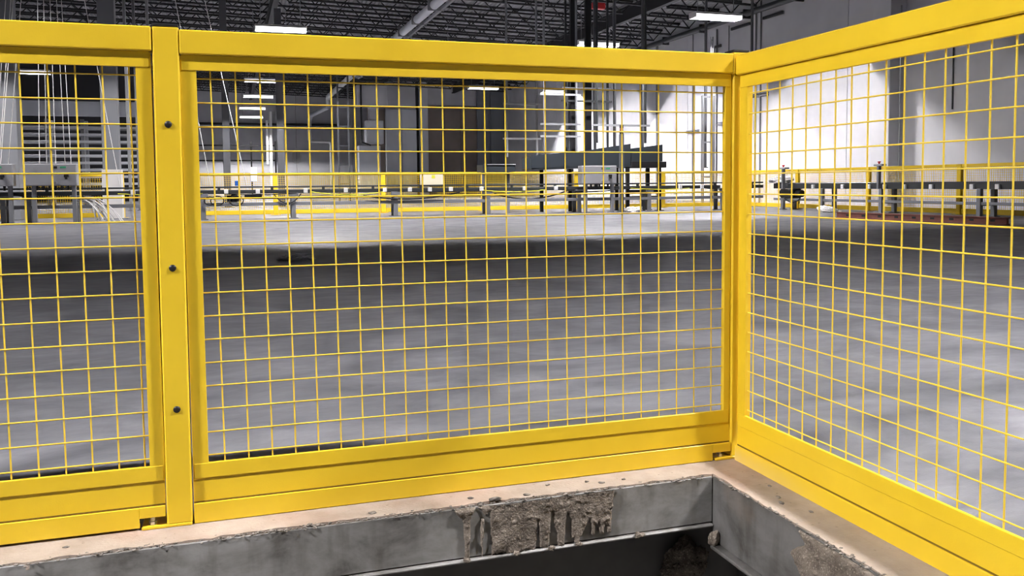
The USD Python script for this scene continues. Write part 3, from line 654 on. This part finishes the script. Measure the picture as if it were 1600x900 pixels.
obj('lower_brace', cbox(X0, X1, -0.002, 0.028, 0.30, 0.37, 0.005), 'grey_metal', t)
obj('lower_brace', cbox(X0, X1, 0.35, 0.38, 0.30, 0.37, 0.005), 'grey_metal', t)
for x in (-3.2, -1.31, -0.64, 0.4, 1.3, 2.2, 2.79, 3.27, 3.78, 4.54, 5.64, 6.46, 9.92, 10.56, 11.17):
    obj('photo_sensor', cbox(x - 0.045, x + 0.045, -0.06, 0.0, 0.575, 0.675, 0.008), 'white', t, 'white sensor box')
for k in range(11):
    a = X0 + 0.5 + 2 * k
    obj('cable', tube(hang((a, -0.012, 0.60), (a + 1.7, -0.012, 0.585), 0.03 + 0.02 * (k % 3)), 0.011), 'lime' if k % 2 else 'black', t)
obj('cable', tube(hang((-0.3, -0.02, 0.56), (0.3, -0.02, 0.56), 0.22), 0.012), 'black', t)
obj('cable', tube(hang((1.7, -0.02, 0.5), (4.0, -0.02, 0.55), 0.12), 0.016), 'black', t)
obj('cable', tube(hang((4.9, 0.1, 0.5), (6.8, 0.1, 0.55), 0.16), 0.016), 'black', t)
obj('drive_motor', cat([cbox(-1.22, -1.06, 0.1, 0.30, 0.38, 0.56, 0.03), rod((-1.3, 0.22, 0.46), (-1.0, 0.22, 0.46), 0.07, 12)]), 'black', t)
for lx, lr in ((-1.65, 0.12), (-1.5, 0.14), (-1.1, 0.15)):
    obj('cable_loop', tube([(lx + lr * math.cos(q), -0.04, 0.42 + 0.75 * lr * math.sin(q)) for q in np.linspace(0, 2 * math.pi, 13)], 0.012), 'black', t)
obj('junction_box', cbox(-0.92, -0.55, 0.05, 0.25, 0.46, 0.56, 0.01), 'slate', t)
obj('drip_tray', cbox(-0.75, 1.0, 0.40, 0.68, 0.44, 0.48, 0.01), 'cream', t)
obj('emergency_lamp', cbox(-1.12, -1.02, 0.3, 0.4, 0.745, 0.86, 0.01), 'blue', t)

t = thing('conveyor', 'black conveyor on grey trestle legs running along the right wall', 'conveyor', (12.7, 0, 0))
Y0, Y1 = 5.0, 18.1
obj('side_channel', cbox(0, 0.04, Y0, Y1, 0.55, 0.69, 0.006), 'dark_metal', t)
obj('rear_channel', cbox(0.36, 0.40, Y0, Y1, 0.55, 0.69, 0.006), 'dark_metal', t)
obj('belt', cbox(0.04, 0.36, Y0, Y1, 0.60, 0.70, 0.02), 'black', t)
for y in (6.5, 8.9, 11.35, 14.05, 16.1, 17.7):
    for x in (0.02, 0.38):
        obj('leg', cat([cbox(x - 0.04, x + 0.04, y - 0.05, y + 0.05, 0.012, 0.56, 0.006), cbox(x - 0.07, x + 0.07, y - 0.09, y + 0.09, 0, 0.014)]), 'grey_metal', t)
    obj('cross_brace', cbox(0.0, 0.4, y - 0.02, y + 0.02, 0.22, 0.28), 'grey_metal', t)
obj('lower_brace', cbox(0.0, 0.03, Y0, Y1, 0.24, 0.30, 0.005), 'grey_metal', t)
for y in (7.5, 9.3, 10.9, 11.5, 12.55, 13.3, 13.9, 14.4, 15.3, 16.4):
    obj('photo_sensor', cbox(-0.05, 0.0, y - 0.05, y + 0.05, 0.55, 0.65, 0.008), 'white', t, 'white sensor box')
obj('drive_motor', cat([cbox(-0.05, 0.25, 17.2, 17.75, 0.30, 0.54, 0.03), rod((0.1, 17.0, 0.42), (0.1, 17.9, 0.42), 0.09, 12)]), 'black', t)
obj('cable', tube(hang((-0.03, 17.7, 0.40), (-0.03, 16.9, 0.30), 0.15), 0.014), 'black', t)

def estop(label, x, y, m='grey_metal'):
    t = thing('emergency_stop_post', label, 'emergency stop', (x, y, 0.55))
    obj('post', cbox(-0.04, 0.04, -0.03, 0.03, 0, 0.52, 0.005), m, t)
    obj('clamp', cbox(0.02, 0.16, -0.025, 0.025, 0.02, 0.10, 0.005), m, t)
    obj('box', cbox(-0.07, 0.07, -0.16, 0.10, 0.51, 0.555, 0.008), 'cabinet', t)
    obj('button', cat([rod((0, 0, 0.56), (0, 0, 0.59), 0.02, 10), rod((0, 0, 0.59), (0, 0, 0.615), 0.032, 12)]), 'red', t, 'red push button')
estop('emergency stop post on the right conveyor, farther one near the corner post', 12.58, 17.5)
estop('emergency stop post on the right conveyor, nearer one by the dark pilaster', 12.60, 14.0)

# control cabinets beside the conveyor
def cabinet(label, x0, x1, y, z0, z1, legs=True):
    t = thing('control_cabinet', label, 'control cabinet', (x0, y, 0)); w = x1 - x0
    b = obj('body', cbox(0, w, 0.02, 0.26, z0, z1, 0.01), 'cabinet', t)
    obj('door', cbox(0.012, w - 0.012, 0.0, 0.02, z0 + 0.012, z1 - 0.012, 0.006), 'cabinet', t)
    obj('rotary_switch', cat([cbox(w * .75, w * .75 + 0.09, -0.03, 0.0, z0 + 0.17, z0 + 0.23, 0.005), cbox(w * .75 + 0.02, w * .75 + 0.07, -0.05, -0.03, z0 + 0.13, z0 + 0.19)]), 'black', t, 'black rotary switch')
    obj('logo_plate', cbox(w * .68, w * .68 + 0.11, -0.004, 0.0, z1 - 0.09, z1 - 0.055), 'green', t, 'green maker plate')
    obj('logo_plate', cbox(w * .56, w * .56 + 0.06, -0.004, 0.0, z1 - 0.10, z1 - 0.05), 'black', t)
    obj('lock', rod((w * .58, -0.02, z0 + 0.06), (w * .58, 0.0, z0 + 0.06), 0.03, 8), 'grey_metal', t)
    if legs:
        for x in (0.1, w - 0.12):
            obj('leg', cat([cbox(x, x + 0.08, 0.08, 0.16, 0.012, z0, 0.005), cbox(x - 0.06, x + 0.14, 0.02, 0.2, 0, 0.014)]), 'grey_metal', t)
        for k in range(6): obj('cable_gland', rod((w * (0.2 + 0.12 * k), 0.14, z0 - 0.09), (w * (0.2 + 0.12 * k), 0.14, z0), 0.025, 8), 'black', t)
    return t
cabinet('light grey control cabinet on legs in front of the slate chute', 7.02, 7.97, 17.85, 0.72, 1.17)
cabinet('wide light grey control cabinet under the hanging cords on the left', -5.18, -4.22, 17.85, 0.78, 1.23)
cabinet('light grey control cabinet cut off by the left picture edge', -6.34, -5.39, 17.85, 0.78, 1.23)
t = thing('signal_pole', 'thin grey signal pole with a small beacon beside the grey cabinet', 'signal pole', (8.09, 17.85, 0))
obj('pole', cbox(-0.05, 0.05, -0.04, 0.04, 0.012, 1.95, 0.006), 'dark_grey', t)
obj('base_plate', cbox(-0.09, 0.09, -0.09, 0.09, 0, 0.012), 'grey_metal', t)
obj('beacon', cat([rod((0, 0, 1.95), (0, 0, 2.02), 0.05, 10)]), 'black', t)
obj('beacon_lens', cat([rod((0, 0, 2.02), (0, 0, 2.10), 0.045, 10)]), 'rust', t, 'dull red lens')
obj('beacon_cap', rod((0, 0, 2.10), (0, 0, 2.17), 0.05, 10), 'dark_metal', t)

# cabinets and small panels fixed on the far fence
t = thing('fence_box', 'pale beige box fixed on the far fence below the brown partition', 'electrical box', (3.6, 20.6, 0.70))
obj('body', cbox(0, 0.6, 0, 0.25, 0, 0.33, 0.01), 'cream', t); obj('bracket', cbox(0.1, 0.5, 0.25, 0.385, 0.2, 0.26), 'grey_metal', t); obj('emblem', cbox(0.27, 0.36, -0.004, 0, 0.2, 0.29), 'lime', t, 'small yellow warning plate')
solo('white_panel', cbox(-0.72, -0.56, 20.88, 20.972, 0.85, 1.22, 0.01), 'white', 'small white panel on the far fence under the ceiling lamps', 'panel')
t = thing('fence_box', 'pale box fixed on the far fence behind the grey cabinet', 'electrical box', (8.4, 20.6, 0.66))
obj('body', cbox(0, 0.3, 0, 0.25, 0, 0.32, 0.01), 'cream', t); obj('bracket', cbox(0.05, 0.25, 0.25, 0.385, 0.2, 0.26), 'grey_metal', t)

# slate chute on black legs
t = thing('chute', 'slate grey sheet metal chute with stepped sloping sides on black legs', 'chute', (0, 18.6, 0))
def slab(pts, y0, y1):
    m = trimesh.creation.extrude_polygon(Polygon(pts), y1 - y0)
    v = m.vertices.copy(); m.vertices = np.c_[v[:, 0], y1 - v[:, 2], v[:, 1]]; m.fix_normals(); return m
obj('side_sheet', slab([(5.98, 1.10), (8.70, 1.20), (8.70, 1.745), (7.35, 1.56), (5.98, 1.44)], 0, 0.02), 'slate', t)
obj('side_sheet', slab([(8.70, 1.28), (9.66, 1.28), (9.66, 1.735), (8.70, 1.62)], 0.06, 0.08), 'slate', t)
obj('side_sheet', slab([(5.98, 1.10), (9.66, 1.2), (9.66, 1.70), (7.35, 1.5), (5.98, 1.40)], 0.75, 0.77), 'slate', t)
obj('bed', slab([(5.98, 1.08), (9.66, 1.18), (9.66, 1.22), (5.98, 1.12)], 0.0, 0.77), 'slate', t)
obj('end_tray', cbox(8.72, 9.74, -0.02, 0.8, 1.13, 1.29, 0.01), 'black', t)
for x in (8.64, 9.56):
    for y in (0.05, 0.72):
        obj('leg', cat([cbox(x - 0.045, x + 0.045, y - 0.04, y + 0.04, 0.012, 1.15, 0.005), cbox(x - 0.1, x + 0.1, y - 0.08, y + 0.08, 0, 0.014)]), 'black', t)
for z in (0.36, 0.52): obj('cross_brace', cbox(8.6, 9.6, 0.04, 0.07, z - 0.03, z + 0.03), 'black', t)
for x in (6.5, 7.3): obj('rear_leg', cbox(x - 0.045, x + 0.045, 0.70, 0.76, 0.0, 1.12, 0.005), 'black', t)
t = thing('infeed_table', 'slate grey low box conveyor left of the chute', 'conveyor end', (4.8, 18.9, 0))
obj('body', cbox(0, 0.85, 0, 0.6, 1.04, 1.22, 0.01), 'slate', t)
obj('lip', cbox(0.1, 0.85, -0.02, 0.0, 1.215, 1.24), 'light_metal', t)
for x in (0.1, 0.75): obj('leg', cbox(x - 0.04, x + 0.04, 0.3, 0.36, 0, 1.05, 0.005), 'grey_metal', t)
solo('hard_hat', cat([rock((6.62, 19.0, 1.255), 0.13, 3, (1.3, 1.0, 0.8), 3, 0.02), trimesh.creation.cylinder(0.18, 0.02, transform=trimesh.transformations.translation_matrix((6.62, 19.0, 1.165)))]), 'lime', 'lime yellow rounded cover on the bed of the slate chute', 'cover', smooth=50)

# ================================================================== LEFT CLUTTER
t = thing('storage_rack', 'grey pallet rack of many level beams behind the left mesh panel', 'rack', (-8.0, 37.0, 0))
for x in (-5.2, -2.6, -0.1, 1.2, 3.3):
    for y in (0, 1.0): obj('upright', cbox(x - 0.07, x + 0.07, y - 0.06, y + 0.06, 0, 3.5, 0.01), 'grey_metal', t)
for k in range(10):
    z = 0.6 + 0.285 * k
    obj('beam', cbox(-5.2, 3.3, -0.08, -0.04, z - 0.05, z + 0.05, 0.008), 'pale_grey', t)
    obj('beam', cbox(-5.2, 3.3, 1.0, 1.05, z - 0.05, z + 0.05, 0.008), 'grey_metal', t)
for k, x in enumerate((-3.55, -3.38, -3.16, -2.98, -2.7)):
    post('riser_pipe', ['leftmost grey riser pipe beside the bolted post', 'second grey riser pipe beside the bolted post', 'middle grey riser pipe beside the bolted post', 'fourth grey riser pipe beside the bolted post', 'rightmost grey riser pipe beside the bolted post'][k], x * 1.32, 27.0 + 0.3 * k, 0, 7.4, 0.09, 'grey_metal' if k % 2 else 'light_metal', 'pipe')
t = thing('column_guard', 'white wrapped guard round the foot of the left grey column', 'column guard', (-3.82, 20.2, 0))
for s_ in (-1, 1):
    obj('side', cbox(s_ * 0.185, s_ * 0.205, -0.205, 0.205, 0, 1.15, 0.004), 'bag', t); obj('side', cbox(-0.185, 0.185, s_ * 0.185, s_ * 0.205, 0, 1.15, 0.004), 'bag', t)
cords = [((-5.62, 19.0, 7.6), (-5.98, 18.02, 1.23)), ((-5.45, 19.0, 7.6), (-5.86, 17.96, 1.23)), ((-5.35, 19.1, 7.6), (-5.74, 18.04, 1.23)), ((-5.18, 19.1, 7.6), (-5.62, 17.95, 1.23)), ((-5.05, 19.2, 7.6), (-5.50, 18.03, 1.23)),
         ((-5.68, 19.3, 7.6), (-5.92, 18.08, 1.23)), ((-5.28, 19.3, 7.6), (-5.68, 18.09, 1.23)), ((-5.80, 19.4, 7.6), (-6.04, 18.06, 1.23)),
         ((-4.86, 18.6, 7.6), (-4.92, 17.97, 1.23)), ((-4.78, 18.7, 7.6), (-4.80, 18.02, 1.23)), ((-4.72, 18.8, 7.6), (-4.62, 17.96, 1.23)), ((-4.66, 18.9, 7.6), (-4.46, 18.04, 1.23)), ((-4.60, 19.0, 7.6), (-4.34, 17.98, 1.23))]
for k, (a, b) in enumerate(cords):
    left = k < 8; n = k if left else k - 8
    lab = f'thin white cord of the bundle at the left picture edge, {ORD[n]} from its outer end' if left else f'thin white cord over the wide left cabinet, {ORD[n]} from the left along the cabinet top'
    solo('hanging_cord', tube([a, b], 0.0085), 'cord', lab, 'cord', 'cords of the left bundle' if left else 'cords over the wide left cabinet')
for a, b, lab in (((-4.5, 19.0, 7.6), (-3.45, 18.3, 0.66), 'long thin white cord slanting down to the foot of the left grey column'), ((-2.2, 18.8, 7.8), (-0.85, 18.3, 0.66), 'pale cord slanting past the ceiling lamps in the middle mesh panel'),
                  ((-2.7, 18.8, 7.8), (-1.62, 18.32, 0.66), 'pale cord low in the left corner of the middle mesh panel')):
    solo('hanging_cord', tube([a, b], 0.0085), 'cord', lab, 'cord')
t = thing('cord_bundle', 'tangle of white cords spilling under the left cabinet', 'cords', (-4.05, 18.05, 0))
for k in range(14):
    a = (rng.uniform(-0.3, 0.1), 0, 0.5 + rng.uniform(-.08, .05)); b = (rng.uniform(0.1, 0.75), rng.uniform(-0.35, -0.1), 0.02)
    obj('cord', tube(hang(a, b, -0.13 - 0.05 * rng.random()), 0.012), 'cord', t)

# ventilation boxes on the back wall, rails, coil
t = thing('duct_stack', 'stack of pale ventilation boxes left of the brown partition', 'ventilation duct', (7.0, 52.5, 0))
obj('duct', cbox(-0.6, 1.3, -0.4, 0.6, 5.6, 6.9, 0.03), 'grey_wall', t)
obj('duct', cbox(-0.05, 1.05, -0.3, 0.5, 3.3, 4.75, 0.03), 'pale_grey', t)
obj('duct', cbox(-0.5, 0.85, -0.2, 0.5, 0, 3.2, 0.03), 'pale_grey', t)
obj('duct_neck', cbox(0.2, 0.8, -0.1, 0.4, 4.75, 5.6, 0.02), 'grey_wall', t)
obj('black_pipe', tube([(-0.35, -0.5, 6.9), (-0.35, -0.5, 3.4), (0.2, -0.5, 3.2)], 0.05), 'black', t)
t = thing('wall_railing', 'black pipe railing along the grey back wall', 'railing', (-1.2, 62.0, 0))
for x in (0, 1.55, 3.2): obj('post', cbox(x - 0.05, x + 0.05, -0.05, 0.05, 0, 3.9), 'black', t)
for z in (2.55, 3.6): obj('rail', cbox(-2.6, 3.2, -0.04, 0.04, z - 0.05, z + 0.05), 'black', t)
solo('back_wall_pipe', rod((-4, 65.8, 5.35), (7, 65.8, 5.35), 0.09, 8), 'black', 'long black pipe across the grey back wall', 'pipe')
solo('pipe_riser', cat([rod((0.95, 50, 2.0), (0.95, 50, 4.5), 0.07, 8), rod((1.15, 50, 0), (1.15, 50, 5.0), 0.09, 8)]), 'white', 'bright white riser pipes below the farthest middle ceiling lamp', 'pipe')
cl = []
for k in range(5):
    tt = trimesh.creation.torus(0.42 + 0.03 * k, 0.02, major_sections=20, minor_sections=5); tt.apply_transform(trimesh.transformations.rotation_matrix(math.pi / 2, (1, 0, 0))); tt.apply_translation((3.75, 65.85 + 0.03 * k, 3.15 - 0.05 * k)); tt.vertices[:, 0] = 3.75 + (tt.vertices[:, 0] - 3.75) * 0.6; cl.append(tt)
solo('cable_coil', cat(cl), 'cord', 'white coil of cable hung on the grey back wall', 'cable coil')
def alarm(label, x, y, z, w, h, m):
    t = thing('alarm_light', label, 'alarm light', (x, y, z))
    obj('body', cat([cbox(-w / 2, w / 2, -0.1, 0.1, 0, h, 0.02)]), m, t); obj('hanger', rod((0, 0, h - 0.01), (0, 0, roof(x) - z - 0.03), 0.012, 6), 'grey_metal', t)
    return t
obj('lens', rod((0, 0, -0.12), (0, 0, 0.0), 0.09, 12), 'red', alarm('small red alarm light under the roof joists above the middle rail', 7.6, 33.6, 6.45, 0.24, 0.12, 'red'))
alarm('dull red box hung under the joists right of the middle lamp', 10.17, 24.0, 6.3, 0.45, 0.2, 'red')

# things lying on the floor
t = thing('rack_beam', 'red-brown perforated steel beam lying on the floor before the right conveyor', 'beam', (10.17, 12.34, 0), math.degrees(math.atan2(8.79 - 12.34, 10.62 - 10.17)))
L = 3.58
obj('web', cbox(0, L, -0.02, 0.03, 0.02, 0.11, 0.006), 'rust', t)
obj('flange', cbox(0, L, -0.035, 0.06, 0.0, 0.025, 0.004), 'rust', t); obj('flange', cbox(0, L, -0.035, 0.06, 0.105, 0.125, 0.004), 'rust', t)
for k in range(9): obj('slot', cbox(0.25 + 0.38 * k, 0.33 + 0.38 * k, -0.0225, -0.019, 0.05, 0.085), 'black', t, 'dark slot')
def crumple(c, r, seed, squash):
    m = rock((0, 0, 0), 1, seed, (1, 1, 1), 3, 0.5); g = np.random.default_rng(seed)
    m.vertices += 0.035 * g.normal(size=m.vertices.shape)
    m.vertices *= np.array(squash) * r; m.vertices[:, 2] = np.maximum(m.vertices[:, 2], -squash[2] * r * 0.5)
    m.vertices += np.array(c) + np.array((0, 0, squash[2] * r * 0.5)); return m
solo('crumpled_film', crumple((-0.64, 6.75, 0.001), 0.12, 5, (1.15, 0.8, 0.35)), 'scrap', 'crumpled grey plastic film lying on the dark middle of the floor', 'plastic film')
solo('plastic_bag', crumple((8.5, 17.95, 0.001), 0.14, 6, (1.3, 0.8, 0.6)), 'bag', 'crumpled pale plastic bag on the floor by the chute legs', 'plastic bag')
solo('plastic_bag', crumple((12.3, 15.3, 0.001), 0.16, 7, (1.0, 1.8, 0.55)), 'bag', 'crumpled pale plastic bag on the floor under the right conveyor', 'plastic bag')
solo('plastic_bag', crumple((12.85, 18.0, 0.70), 0.22, 8, (1.3, 1.6, 0.5)), 'bag', 'white plastic sheet bunched on the conveyor where the two lines meet', 'plastic bag')
